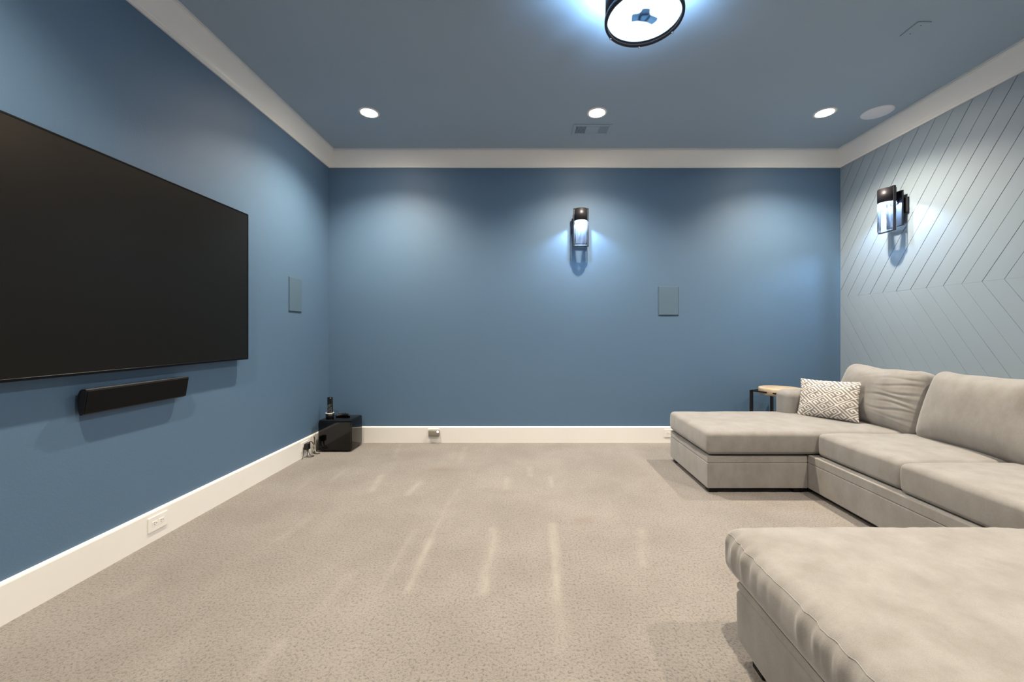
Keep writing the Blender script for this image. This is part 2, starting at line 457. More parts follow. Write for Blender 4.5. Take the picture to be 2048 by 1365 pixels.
# ------------------------------------------------------------------ drum ceiling lamp
dx, dy, dr, dz = 0.60, 2.05, 0.197, 2.77
t = thing('drum_ceiling_lamp', 'dark round drum ceiling lamp with glowing perforated mesh bottom', 'ceiling light', (dx, dy, ZC))
dtop = ZC-0.100
obj('drum_band', lathe([(dr-0.006, dz+0.014), (dr-0.002, dz+0.014), (dr-0.002, dtop), (dr-0.006, dtop)], 72, (dx, dy, 0), close=True), M_BRONZE, t, True)
obj('rim_ring', lathe([(dr-0.012, dz), (dr, dz), (dr+0.002, dz+0.004), (dr+0.002, dz+0.022), (dr, dz+0.024), (dr-0.012, dz+0.010)], 72, (dx, dy, 0), close=True), M_BRONZE, t, True)
obj('upper_ring', lathe([(dr-0.008, dtop-0.012), (dr+0.002, dtop-0.012), (dr+0.002, dtop+0.003), (dr-0.008, dtop+0.003)], 72, (dx, dy, 0), close=True), M_BRONZE, t, True)
obj('diffuser', lathe([(0.0, dz+0.026), (dr-0.010, dz+0.026), (dr-0.010, dz+0.030), (0.0, dz+0.030)], 64, (dx, dy, 0)), M_DRUMGLOW, t)
bm = bmesh.new(); pitch = 0.0062; R = dr-0.010; k = int(R/pitch)
for a in range(2):
    for i in range(-k, k+1):
        u = i*pitch; h = math.sqrt(max(0, R*R-u*u)); w_ = 0.0014
        P = [(-h, u-w_), (h, u-w_), (h, u+w_), (-h, u+w_)]
        zz = dz+0.005+0.0006*a
        q = [(dx+p[0], dy+p[1], zz) if a == 0 else (dx+p[1], dy+p[0], zz) for p in P]
        # diagonal weave
        ca = math.cos(0.6); q = [(dx+(x-dx)*ca-(y-dy)*math.sin(0.6), dy+(x-dx)*math.sin(0.6)+(y-dy)*ca, z) for x, y, z in q]
        bm.faces.new([bm.verts.new(v) for v in q])
ms = obj('mesh_screen', bm, M_BRONZE, t); ms['kind'] = 'stuff'
obj('smudge_hub', lathe([(0.0, dz+0.012), (0.022, dz+0.013), (0.030, dz+0.017), (0.030, dz+0.026), (0.0, dz+0.026)], 32, (dx, dy, 0)), M_FROST, t, True)  # centre and arms shaped to imitate the smudge of socket reflections behind the mesh
for ang, ln in ((0.45, 0.075), (0.45+PI*0.8, 0.06), (0.45+PI*1.35, 0.045)):
    b = bmesh.new(); bx(b, 0.012, ln, -0.020, 0.020, dz+0.014, dz+0.026, 0.0055, 3)
    bmesh.ops.transform(b, matrix=Matrix.Translation((dx, dy, 0)) @ Matrix.Rotation(ang, 4, 'Z'), verts=b.verts)
    obj('smudge_arm', b, M_FROST, t, True)
for px, py in ((1219.5, 77), (1278.5, 93.5), (1346, 64)):
    s = (dz-CAMH)*F/(VY-py); fx, fy = (px-VX)/F*s, s
    l = math.hypot(fx-dx, fy-dy); fx, fy = dx+(fx-dx)/l*(dr-0.004), dy+(fy-dy)/l*(dr-0.004)
    obj('finial', lathe([(0.0, dz-0.011)]+[(0.0065*math.sin(PI*i/8), dz-0.0045-0.0065*math.cos(PI*i/8)) for i in range(1, 8)]+[(0.0, dz+0.002)], 14, (fx, fy, 0)), M_CHROME, t, True)
obj('stem', lathe([(0.0, dz+0.05), (0.010, dz+0.05), (0.010, ZC-0.02), (0.0, ZC-0.02)], 20, (dx, dy, 0)), M_BRONZE, t, True)
obj('canopy', lathe([(0.0, ZC-0.026), (0.055, ZC-0.026), (0.062, ZC-0.018), (0.062, ZC), (0.0, ZC)], 40, (dx, dy, 0)), M_BRONZE, t, True)
for ang in (0.2, 0.2+PI/2, 0.2+PI, 0.2+1.5*PI):
    c, s = math.cos(ang), math.sin(ang)
    obj('spoke', tube([(dx+0.008*c, dy+0.008*s, dtop-0.002), (dx+(dr-0.004)*c, dy+(dr-0.004)*s, dtop-0.002)], 0.003, 6), M_BRONZE, t)
for i in range(3):
    a = 1.2+i*2*PI/3
    point(t, (0.10*math.cos(a), 0.10*math.sin(a), dz+0.13-ZC), DRUM_W/3, COOL, 0.03)
    bb = lathe([(0.0, -0.05)]+[(0.026*math.sin(PI*i2/8)*(1.0 if i2 < 5 else 0.85), -0.05*math.cos(PI*i2/8)) for i2 in range(1, 8)]+[(0.0, 0.05)], 16, (dx+0.10*math.cos(a), dy+0.10*math.sin(a), dz+0.105))
    obj('bulb', bb, M_DRUMGLOW, t, True)

# ------------------------------------------------------------------ wall lamps
def loop_frame(w, h, th, y0, y1, z0):
    """rectangular flat-bar loop in local x-z, from y0 to y1; z0 bottom"""
    bm = bmesh.new()
    bx(bm, -w/2, -w/2+th, y0, y1, z0, z0+h, 0.001, 1); bx(bm, w/2-th, w/2, y0, y1, z0, z0+h, 0.001, 1)
    bx(bm, -w/2+th, w/2-th, y0, y1, z0, z0+th, 0.001, 1); bx(bm, -w/2+th, w/2-th, y0, y1, z0+h-th, z0+h, 0.001, 1)
    return bm
def sconce(loc, rotz, label):
    """local: wall at y=0, room towards -y, z measured from the lamp centre"""
    t = thing('wall_lamp', label, 'wall lamp', loc, 'cylinder wall lamps'); t.rotation_euler = (0, 0, rotz)
    I = Matrix.Identity(4)
    d = -0.114
    def add(name, bm, m, smooth=False): return obj(name, bm, m, t, smooth, mtx=I)
    add('back_plate', box(-0.090, 0.090, -0.018, 0, -0.04, 0.092, 0.003), M_BRONZE)
    add('rear_frame', loop_frame(0.150, 0.305, 0.007, -0.050, -0.034, -0.150), M_BRONZE)
    add('rear_panel', box(-0.070, 0.070, -0.038, -0.032, -0.145, 0.150), M_PANEL)
    add('front_frame', loop_frame(0.156, 0.390, 0.008, d-0.011, d+0.011, -0.195), M_BRONZE)
    b = bmesh.new(); bx(b, -0.014, 0.014, d+0.03, -0.015, 0.100, 0.122, 0.002)
    bx(b, -0.03, 0.03, -0.05, -0.015, 0.05, 0.13, 0.002)
    add('bracket', b, M_BRONZE)
    R = 0.065
    add('cap', lathe([(0.0, 0.186), (R, 0.186), (R, 0.064), (R-0.003, 0.064), (R-0.003, 0.180), (0.0, 0.180)], 48, (0, d, 0)), M_BRONZE, True)
    add('glass_cylinder', lathe([(R-0.001, 0.064), (R-0.001, -0.186)], 48, (0, d, 0)), M_GLASS, True)
    add('glass_base', lathe([(0.0, -0.184), (R-0.001, -0.184)], 48, (0, d, 0)), M_GLASS)
    add('bulb', lathe([(0.0, 0.118)]+[(0.022*math.sin(PI*i/8), 0.146-0.028*math.cos(PI*i/8)) for i in range(1, 8)]+[(0.0, 0.174)], 16, (0, d, 0)), M_BULB, True)
    for s in (-1, 1):
        add('screw', lathe([(0.0, -0.006), (0.005, -0.006), (0.005, 0.002), (0.0, 0.002)], 10, (s*0.055, -0.02, 0.0), 'Y'), M_CHROME)
    point(t, (0, d, 0.104), SCONCE_W, COOL2, 0.012)
    return t
ZS = 2.233
sconce((0.547, YB, ZS), 0, 'bronze cylinder wall lamp with clear glass on the plain blue back wall')
sconce((XR, 3.514, ZS+0.006), -PI/2, 'bronze cylinder wall lamp with seeded glass on the chevron planked wall')

# ------------------------------------------------------------------ ceiling pieces
sx, sy = 3.0, 3.41
t = thing('ceiling_speaker', 'round pale flush ceiling speaker near the planked wall', 'speaker', (sx, sy, ZC))
obj('speaker_grille', lathe([(0.0, ZC-0.005), (0.104, ZC-0.005), (0.107, ZC-0.003), (0.0, ZC-0.001)], 64, (sx, sy, 0)), M_SPKC, t, True)
obj('speaker_rim', lathe([(0.107, ZC), (0.107, ZC-0.004), (0.110, ZC-0.005), (0.113, ZC-0.003), (0.113, ZC)], 64, (sx, sy, 0)), M_SPKC, t, True)

vx0, vx1, vy0, vy1 = 0.418, 0.778, 3.605, 3.800
t = thing('ceiling_vent', 'blue painted rectangular air vent in the ceiling above the wall lamp', 'vent', ((vx0+vx1)/2, (vy0+vy1)/2, ZC))
bm = bmesh.new(); zf = ZC-0.006; a0, a1, b0, b1 = 0.449, 0.747, 3.638, 3.764
bx(bm, vx0, a0, vy0, vy1, zf, ZC, 0.002, 1); bx(bm, a1, vx1, vy0, vy1, zf, ZC, 0.002, 1)
bx(bm, a0, a1, vy0, b0, zf, ZC, 0.002, 1); bx(bm, a0, a1, b1, vy1, zf, ZC, 0.002, 1)
for xx in (0.541, 0.646): bx(bm, xx, xx+0.012, b0, b1, zf, ZC, 0.001, 1)
obj('vent_frame', bm, M_CEIL, t)
obj('duct_shade_sheet', box(a0, a1, b0, b1, ZC-0.0012, ZC-0.0004), M_DUCT, t)  # dark sheet painted as the shade behind the slats, no hole is cut
for i in range(8):
    x = a0+0.004+i*0.0115
    b = bmesh.new(); bx(b, x, x+0.0016, b0, b1, ZC-0.007, ZC-0.001)
    for v in b.verts: v.co.x += (ZC-v.co.z)*0.9
    obj('slat', b, M_CEIL, t)
for i in range(8):
    x = 0.662+i*0.0112
    b = bmesh.new(); bx(b, x, x+0.0075, b0, b1, ZC-0.007, ZC-0.001)
    for v in b.verts: v.co.x -= (ZC-v.co.z)*0.7
    obj('slat', b, M_CEIL, t)
for i in range(7):
    y = b0+0.003+i*0.0175
    b = bmesh.new(); bx(b, 0.553, 0.646, y, y+0.0165, ZC-0.006, ZC-0.0015)
    obj('slat', b, M_CEIL, t)

t = thing('blank_cover_plate', 'small blue painted blank cover plate on the ceiling', 'cover plate', (2.412, 2.47, ZC))
obj('plate', box(2.370, 2.455, 2.412, 2.530, ZC-0.007, ZC, 0.002), M_CEIL, t)
for y in (2.437, 2.505): obj('screw', lathe([(0.0, ZC-0.009), (0.0035, ZC-0.008), (0.0035, ZC-0.006), (0.0, ZC-0.006)], 10, (2.412, y, 0)), M_SLOT, t)

# ------------------------------------------------------------------ in-wall speakers
def inwall(name, label, bmb, bmf):
    t = thing(name, label, 'speaker', (0, 0, 0), 'flush wall speakers'); return t
t = thing('wall_speaker', 'flush blue painted wall speaker on the television wall near the corner', 'speaker', (XL, 3.572, 1.344))
obj('speaker_rim', box(XL, XL+0.004, 3.474, 3.670, 1.344, 1.652, 0.001, 1), M_GRILLE, t)
obj('speaker_grille', box(XL+0.003, XL+0.009, 3.479, 3.665, 1.349, 1.647, 0.002), M_GRILLE, t)
t = thing('wall_speaker', 'flush blue painted wall speaker on the back wall right of the lamp', 'speaker', (1.482, YB, 1.338))
obj('speaker_rim', box(1.376, 1.5875, YB-0.004, YB, 1.338, 1.643, 0.001, 1), M_GRILLE, t)
obj('speaker_grille', box(1.381, 1.5825, YB-0.009, YB-0.003, 1.343, 1.638, 0.002), M_GRILLE, t)

# ------------------------------------------------------------------ television and centre speaker
ty0, ty1, tz0, tz1, tx = 1.00, 2.890, 0.964, 2.017, -2.030
t = thing('television', 'large flat black television mounted on the blue left wall', 'television', (XL, (ty0+ty1)/2, tz0))
obj('panel_body', box(tx-0.022, tx-0.001, ty0, ty1, tz0, tz1, 0.003), M_BLK, t)
bm = bmesh.new(); e = 0.009
bx(bm, tx-0.012, tx+0.002, ty0, ty1, tz0, tz0+e+0.004, 0.0015, 1); bx(bm, tx-0.012, tx+0.002, ty0, ty1, tz1-e, tz1, 0.0015, 1)
bx(bm, tx-0.012, tx+0.002, ty0, ty0+e, tz0+e, tz1-e, 0.0015, 1); bx(bm, tx-0.012, tx+0.002, ty1-e, ty1, tz0+e, tz1-e, 0.0015, 1)
obj('bezel', bm, M_BEZEL, t)
obj('screen', box(tx-0.004, tx, ty0+e, ty1-e, tz0+e+0.004, tz1-e), M_SCREEN, t)
obj('rear_housing', box(XL+0.020, tx-0.020, ty0+0.12, ty1-0.12, tz0+0.05, tz1-0.22, 0.008), M_BLK, t)
obj('wall_mount', box(XL, XL+0.022, 1.6, 2.3, 1.3, 1.7, 0.002), M_BLK, t)

sy0, sy1 = 1.830, 2.382
t = thing('centre_speaker', 'slim black centre speaker bar on the wall below the television', 'speaker', (XL, (sy0+sy1)/2, 0.776))
prof = [(-2.036, 0.897), (-2.031, 0.893), (-2.0295, 0.886), (-2.047, 0.784), (-2.050, 0.778), (-2.056, 0.775), (-2.062, 0.777), (-2.070, 0.80), (-2.073, 0.84), (-2.070, 0.872), (-2.062, 0.890), (-2.052, 0.897)]
obj('cabinet', prism(prof, 'Y', sy0, sy1), M_BLK, t)
fr = [(-2.0295, 0.888), (-2.0265, 0.886), (-2.044, 0.782), (-2.047, 0.782)]
obj('cloth_front', prism(fr, 'Y', sy0+0.004, sy1-0.004), M_BLKM, t)
for yy in (1.95, 2.26): obj('bracket', box(XL, -2.066, yy-0.02, yy+0.02, 0.81, 0.87, 0.002), M_BLK, t)

# ------------------------------------------------------------------ outlets
def outlet(side, c, label, z0=0.062, w=0.116, h=0.082):
    """plate on the baseboard; c is the centre along the wall"""
    bt = 0.017
    def bo(u0, u1, z0_, z1_, d0, d1, bev=0.0):
        if side == 'left': return box(XL+bt+d0, XL+bt+d1, c+u0, c+u1, z0_, z1_, bev, 1)
        return box(c+u0, c+u1, YB-bt-d1, YB-bt-d0, z0_, z1_, bev, 1)
    loc = (XL+bt, c, z0) if side == 'left' else (c, YB-bt, z0)
    t = thing('wall_outlet', label, 'outlet', loc, 'white outlets in the baseboards')
    obj('cover_plate', bo(-w/2, w/2, z0, z0+h, 0, 0.006, 0.002), M_PLATE, t)
    zc = z0+h/2
    for s in (-1, 1):
        r = obj('receptacle', bo(s*0.020-0.0165, s*0.020+0.0165, zc-0.014, zc+0.014, 0.005, 0.0072, 0.002), M_PLATE, t)
        for dz_ in (-0.005, 0.005):
            obj('slot', bo(s*0.020-0.004-0.004, s*0.020+0.004-0.004, zc+dz_-0.0012, zc+dz_+0.0012, 0.0070, 0.0076), M_SLOT, r)
        obj('slot', bo(s*0.020+0.006, s*0.020+0.010, zc-0.002, zc+0.002, 0.0070, 0.0076), M_SLOT, r)
    obj('screw', bo(-0.0025, 0.0025, zc-0.0025, zc+0.0025, 0.005, 0.0070), M_PLATE, t)
    return t
outlet('left', 2.226, 'white double outlet in the left baseboard below the centre speaker', 0.0575)
outlet('left', 3.695, 'white outlet in the left baseboard behind the subwoofer plug')
outlet('back', -0.985, 'white outlet in the back baseboard behind the grey night light', 0.068)
outlet('back', 1.488, 'white outlet in the back baseboard half hidden by the chaise')

# plug-in night light
nx0, nx1, nz0, nz1 = -1.030, -0.916, 0.075, 0.142
t = thing('night_light', 'grey plug-in night light with a glowing corner on the back baseboard', 'night light', (-0.973, YB-0.024, nz0))
obj('housing', box(nx0, nx1, YB-0.056, YB-0.0235, nz0, nz1, 0.010, 3), M_GREYP, t, True)
obj('lens', lathe([(0.0, 0.003), (0.006, 0.003), (0.0105, 0.0), (0.0105, -0.004), (0.0, -0.004)], 20, (nx1-0.016, YB-0.057, nz1-0.015), 'Y'), M_LED, t, True)
obj('prongs', box(-0.985, -0.961, YB-0.026, YB-0.0215, 0.10, 0.118), M_CHROME, t)

# ------------------------------------------------------------------ subwoofer with the things on it
qx0, qx1, qy0, qy1, qz0, qz1 = -2.026, -1.703, 3.838, 4.105, 0.012, 0.310
sub = t = thing('subwoofer', 'glossy black cube subwoofer on the carpet in the back corner', 'speaker', ((qx0+qx1)/2, (qy0+qy1)/2, 0))
obj('cabinet', box(qx0, qx1, qy0+0.006, qy1, qz0, qz1, 0.018, 5), M_GLOSS, t, True)
obj('front_panel', box(qx0+0.006, qx1-0.006, qy0, qy0+0.008, qz0+0.006, qz1-0.020, 0.003), M_GLOSS, t)
for a in (qx0+0.04, qx1-0.04):
    for b_ in (qy0+0.04, qy1-0.04):
        obj('foot', lathe([(0.0, 0.0), (0.018, 0.0), (0.020, 0.004), (0.020, qz0+0.004), (0.0, qz0+0.004)], 16, (a, b_, 0)), M_BLK, t)
# remote in a cup
rcx, rcy, zt = -1.966, 3.955, qz1
t = thing('remote_cup', 'black cup with a white rim standing on the subwoofer', 'cup', (rcx, rcy, zt))
obj('cup_body', lathe([(0.0, zt), (0.034, zt), (0.037, zt+0.004), (0.039, zt+0.046), (0.036, zt+0.046), (0.034, zt+0.006), (0.0, zt+0.006)], 36, (rcx, rcy, 0)), M_BLK, t, True)
obj('rim', lathe([(0.0355, zt+0.045), (0.0395, zt+0.045), (0.0402, zt+0.049), (0.0380, zt+0.051), (0.0355, zt+0.049)], 36, (rcx, rcy, 0), close=True), M_CUPW, t, True)
t = thing('remote_control', 'black remote control standing upright in the cup', 'remote', (rcx, rcy, zt+0.008))
RM = Matrix.Translation((0, 0.004, 0)) @ Matrix.Rotation(math.radians(-4), 4, 'X') @ Matrix.Rotation(math.radians(-2), 4, 'Y')
b = box(-0.026, 0.026, -0.009, 0.009, 0, 0.196, 0.006, 3); obj('body', b, M_BLK, t, True, mtx=RM)
for r in range(9):
    for c_ in range(4 if r % 3 else 3):
        xx = -0.0165+c_*0.011 if r % 3 else -0.014+c_*0.014
        zz = 0.042+r*0.0098
        b = box(xx-0.0022, xx+0.0022, -0.0105, -0.0085, zz-0.0016, zz+0.0016)
        obj('button', b, M_PRINT if (r*3+c_*5) % 4 else M_SLOT, t, mtx=RM)
obj('power_button', lathe([(0.0, 0.002), (0.004, 0.002), (0.004, -0.001), (0.0, -0.001)], 12, (0.008, -0.009, 0.184), 'Y'), M_PRINT, t, mtx=RM)
t = thing('lying_remote', 'curved black remote lying flat on the subwoofer behind the cup', 'remote', (-1.845, 3.995, zt))
pts = []
b = bmesh.new(); secs = []
for i in range(15):
    u = i/14; w_ = 0.022*(0.35+0.65*math.sin(PI*min(1, 0.16+u*0.72)))
    h = 0.016+0.020*math.sin(PI*(0.12+0.70*u)); xx = -1.917+0.135*u; yy = 3.985+0.03*math.sin(PI*u)
    secs.append([b.verts.new((xx, yy+w_*math.cos(2*PI*k/12), zt+h/2*(1+math.sin(2*PI*k/12)))) for k in range(12)])
for A, B in zip(secs[:-1], secs[1:]):
    for k in range(12): b.faces.new((A[k], A[(k+1) % 12], B[(k+1) % 12], B[k]))
b.faces.new(secs[0]); b.faces.new(secs[-1])
obj('body', b, M_BLK, t, True)
for k in range(4):
    xx = -1.893+k*0.024
    obj('button', lathe([(0.0, 0.003), (0.006, 0.002), (0.007, -0.004), (0.0, -0.004)], 12, (xx, 4.0, zt+0.034)), M_SLOT, t, True)

# adapter and cords
ax = XL+0.017+0.008
adapter = t = thing('power_adapter', 'black plug-in power adapter on the left baseboard outlet', 'adapter', (ax, 3.69, 0.075))
obj('housing', box(ax, ax+0.040, 3.668, 3.712, 0.072, 0.128, 0.005, 2), M_BLK, t)
obj('strain_relief', lathe([(0.0, 0.0), (0.006, 0.0), (0.004, 0.018), (0.0, 0.018)], 10, (ax+0.02, 3.69, 0.055)), M_BLK, t)
obj('side_plug', box(ax, ax+0.022, 3.716, 3.742, 0.105, 0.128, 0.003), M_BLK, t)
def cord(parent, name, label, pts, r, m):
    o = obj(name, tube(catmull(pts, 8), r), m, parent, True); o['label'] = label; return o
cord(adapter, 'cord', 'black cord looping from the adapter down onto the carpet',
     [(ax+0.02, 3.69, 0.056), (ax+0.022, 3.688, 0.030), (ax+0.03, 3.675, 0.008), (ax+0.055, 3.685, 0.005), (ax+0.070, 3.71, 0.005), (ax+0.055, 3.726, 0.006), (ax+0.03, 3.72, 0.012), (ax+0.012, 3.726, 0.05), (ax+0.012, 3.728, 0.106)], 0.0028, M_CORDB)
cord(adapter, 'cord', 'short black cord end hanging by the outlet to the carpet edge',
     [(ax+0.004, 3.655, 0.100), (ax+0.006, 3.650, 0.050), (ax+0.006, 3.643, 0.010), (ax+0.012, 3.615, 0.004)], 0.0024, M_CORDB)
cord(sub, 'power_cord', 'dark coiled cord bunched against the side of the subwoofer',
     [(-2.060, 3.752, 0.125), (-2.045, 3.77, 0.12), (-2.040, 3.80, 0.085), (-2.045, 3.82, 0.13), (-2.040, 3.80, 0.16), (-2.048, 3.83, 0.10), (-2.040, 3.80, 0.055), (-2.045, 3.84, 0.02), (-2.042, 3.80, 0.006), (-2.0, 3.775, 0.005), (-1.985, 3.80, 0.005)], 0.0034, M_CORDB)
cord(sub, 'audio_cord', 'pale thin cord hanging beside the subwoofer',
     [(-2.055, 3.80, 0.165), (-2.043, 3.79, 0.12), (-2.036, 3.80, 0.07), (-2.025, 3.79, 0.03), (-2.014, 3.80, 0.006), (-2.025, 3.826, 0.006)], 0.0026, M_CORDW)
cord(sub, 'audio_cord', 'pale loop of cord above the baseboard by the subwoofer',
     [(-2.052, 3.83, 0.06), (-2.046, 3.81, 0.14), (-2.042, 3.82, 0.185), (-2.038, 3.84, 0.16), (-2.044, 3.83, 0.10), (-2.04, 3.82, 0.04), (-2.03, 3.815, 0.006)], 0.0024, M_CORDW)

# ------------------------------------------------------------------ sectional sofa
def wr(x, y, z, s): return noise.noise((x*s, y*s, z*s))
def seat_cushion(parent, x0, x1, y0, y1, z0, z1, r=0.045, crown=0.02, seed=0.0, n=(30, 30, 6), gather=0.0, piping=False):
    hx, hy, hz = (x1-x0)/2, (y1-y0)/2, (z1-z0)/2
    def df(p):
        u, v, w = p.x/hx, p.y/hy, p.z/hz
        c = crown*(1-min(1, u*u)**2)*(1-min(1, v*v)**2)
        q = p.copy()
        if w > 0: q.z += c*w
        side = 1-w*w
        q.x += 0.010*side*(1 if u > 0 else -1)*abs(u)**6*(1-v*v*0.5)
        q.y += 0.010*side*(1 if v > 0 else -1)*abs(v)**6*(1-u*u*0.5)
        q.z += 0.004*wr(p.x+seed, p.y, p.z, 3.5)*max(0, w+0.2)
        if gather > 0:
            k = (abs(u)**10)*(0.5+0.5*math.sin(w*2.2+0.4))
            k2 = (abs(v)**10)*(0.5+0.5*math.sin(w*2.2+0.4))
            f = noise.noise((p.y*26+seed, p.z*3.0, seed))+0.6*noise.noise((p.y*55, p.z*5, seed+4))
            g = noise.noise((p.x*26+seed, p.z*3.0, seed+9))
            dec = 0.35+0.65*max(0, noise.noise((p.y*4.0, 0.3, seed))+0.4)
            q.x += gather*k*f*dec*(1 if u > 0 else -1); q.y += gather*k2*g*(1 if v > 0 else -1)
        else:
            q.x += 0.0025*wr(p.x, p.y*4, p.z*2+seed, 6)*abs(u)**6
        return q
    bm = rgrid(hx, hy, hz, r, n, df)
    bmesh.ops.transform(bm, matrix=Matrix.Translation(((x0+x1)/2, (y0+y1)/2, (z0+z1)/2)), verts=bm.verts)
    o = obj('seat_cushion', bm, M_FAB, parent, True)
    if piping:
        ph = math.radians(38); pts = []
        for (cx, cy, a0) in ((hx-r, hy-r, 0), (-(hx-r), hy-r, PI/2), (-(hx-r), -(hy-r), PI), (hx-r, -(hy-r), 1.5*PI)):
            for k in range(7):
                a = a0+PI/2*k/6
                pts.append(Vector((cx+(r+0.0002)*math.cos(ph)*math.cos(a), cy+(r+0.0002)*math.cos(ph)*math.sin(a), hz-r+(r+0.0002)*math.sin(ph))))
        pts.append(pts[0]); full = []
        for a, b in zip(pts[:-1], pts[1:]):
            m = max(1, int((b-a).length/0.012))
            full += [a+(b-a)*(k/m) for k in range(m)]
        full.append(pts[-1])
        cc = Vector(((x0+x1)/2, (y0+y1)/2, (z0+z1)/2))
        obj('piping', tube([df(p)+cc for p in full], 0.0015, 6), M_FAB, o, True)
    return o
def back_cushion(parent, y0, y1, zb, h, xf, th, lean, yaw=0.0, wrinkle=0.0, seed=0.0, sag=0.0):
    """plump loose-back cushion: front bottom edge at x=xf, z=zb, leaning back by lean"""
    w = (y1-y0); hx, hy, hz = w/2, th/2, h/2
    def df(p):
        u, v, s = p.x/hx, p.y/hy, p.z/hz
        q = p.copy()
        plump = (1-min(1, abs(u))**3.2)*(1-min(1, abs(s))**3.2)
        k = 0.62+0.55*plump
        q.y = p.y*k
        q.x *= 0.985+0.05*math.cos((s+0.45)*2.0)
        q.z += sag*(-(1-u*u))*(s > 0)*s*0.6+0.012*wr(p.x*1.3+seed, 0, 0, 4)*s
        q.z += 0.010*abs(u)**4*(1 if s > 0 else -1)
        if wrinkle > 0 and v < 0:
            # creases fanning from the near (+u) edge
            a = 0.0
            for (s0, sl, wd, amp, uu) in ((0.62, 0.10, 0.045, 1.0, 0.1), (0.40, 0.06, 0.04, 0.8, 0.05), (0.20, -0.04, 0.035, 0.9, 0.2), (0.02, 0.05, 0.04, 0.8, -0.1),
                                          (-0.16, -0.06, 0.035, 0.9, 0.15), (-0.34, 0.03, 0.035, 0.8, 0.0), (-0.52, -0.05, 0.035, 0.7, 0.25), (-0.68, -0.04, 0.03, 0.6, 0.3), (0.80, 0.25, 0.04, 0.7, -0.3)):
                t_ = s-(s0+sl*(u-0.5)+0.05*math.sin(u*5+s0*9))
                m = 1/(1+math.exp(-(u-uu-0.32)*8))*(1-max(0, u-0.9)*6)*(0.75+0.5*noise.noise((u*3, s0*7, 2.0)))
                a += amp*m*(math.exp(-(t_/wd)**2)-0.6*math.exp(-((t_-0.06)/0.06)**2))
            q.y += wrinkle*a*max(0, -v)*(1-abs(s)**6)
        q.y += -0.006*wr(p.x+seed, p.z, seed, 5)*(1 if v < 0 else 0)
        return q
    bm = rgrid(hx, hy, hz, min(0.075, th*0.42), (64, 8, 64) if wrinkle > 0 else (34, 6, 34), df)
    M = Matrix.Translation((xf, (y0+y1)/2, zb)) @ Matrix.Rotation(lean, 4, 'Y') @ Matrix.Rotation(yaw, 4, 'Z') @ Matrix.Translation((hy, 0, hz)) @ Matrix.Rotation(-PI/2, 4, 'Z')
    bmesh.ops.transform(bm, matrix=M, verts=bm.verts)
    return obj('back_cushion', bm, M_FAB, parent, True)
def upholstered(parent, name, x0, x1, y0, y1, z0, z1, r, seed=0.0):
    hx, hy, hz = (x1-x0)/2, (y1-y0)/2, (z1-z0)/2
    def df(p):
        q = p.copy(); q.x += 0.0015*wr(p.x, p.y+seed, p.z, 5); q.y += 0.0015*wr(p.x+seed, p.y, p.z, 5); return q
    bm = rgrid(hx, hy, hz, r, (20, 20, 8), df)
    bmesh.ops.transform(bm, matrix=Matrix.Translation(((x0+x1)/2, (y0+y1)/2, (z0+z1)/2)), verts=bm.verts)
    return obj(name, bm, M_FAB, parent, True)
def foot(parent, x, y, h=0.05):
    b = bmesh.new(); bx(b, x-0.030, x+0.030, y-0.030, y+0.030, 0, h, 0.003, 1); obj('foot', b, M_IRON, parent)
ZB, ZBAND, ZTOP = 0.036, 0.218, 0.277
SX0, SX1, SY0, SY1 = 2.020, 3.235, 0.74, 3.600
CX0, CY0 = 1.294, 2.857
sofa = thing('sectional_sofa', 'taupe microfibre sectional sofa with chaise along the planked wall', 'sofa', (2.6, 2.4, 0))
upholstered(sofa, 'base', SX0, SX1, SY0, CY0+0.02, ZB, ZBAND, 0.006, 1.0)
upholstered(sofa, 'base_band', SX0+0.001, SX1-0.001, SY0+0.001, CY0+0.02, ZBAND+0.0005, ZTOP, 0.007, 2.0)
upholstered(sofa, 'chaise_base', CX0, SX0-0.006, CY0, SY1, ZB, ZBAND, 0.006, 3.0)
upholstered(sofa, 'chaise_band', CX0+0.001, SX0-0.007, CY0+0.001, SY1-0.001, ZBAND+0.0005, ZTOP-0.004, 0.007, 4.0)
upholstered(sofa, 'rear_base', SX0+0.01, SX1, CY0+0.021, SY1, ZB, ZTOP-0.002, 0.010, 5.0)
upholstered(sofa, 'backrest', 3.02, SX1, SY0, SY1, 0.20, 0.70, 0.05, 6.0)
upholstered(sofa, 'arm', 2.228, SX1-0.01, 3.412, SY1, 0.10, 0.652, 0.055, 7.0)
upholstered(sofa, 'arm', 2.255, SX1-0.01, SY0, SY0+0.19, 0.10, 0.652, 0.055, 8.0)
seat_cushion(sofa, 1.285, 2.74, 2.836, 3.590, ZTOP+0.006, 0.446, 0.030, 0.016, 1.3, (44, 30, 6))
seat_cushion(sofa, 2.064, 2.78, 2.200, 2.828, ZTOP+0.004, 0.442, 0.030, 0.014, 2.7)
seat_cushion(sofa, 2.046, 2.78, 1.560, 2.190, ZTOP+0.002, 0.446, 0.030, 0.016, 4.1)
seat_cushion(sofa, 2.052, 2.78, 0.935, 1.550, ZTOP+0.002, 0.446, 0.030, 0.016, 5.9)
back_cushion(sofa, 2.770, 3.450, 0.448, 0.475, 2.60, 0.25, math.radians(15), math.radians(4), 0.0085, 0.4, 0.01)
back_cushion(sofa, 2.040, 2.770, 0.450, 0.480, 2.605, 0.25, math.radians(15), math.radians(-3), 0.0, 3.3, 0.0)
back_cushion(sofa, 1.310, 2.025, 0.450, 0.480, 2.61, 0.25, math.radians(15), 0.0, 0.0, 6.3, 0.0)
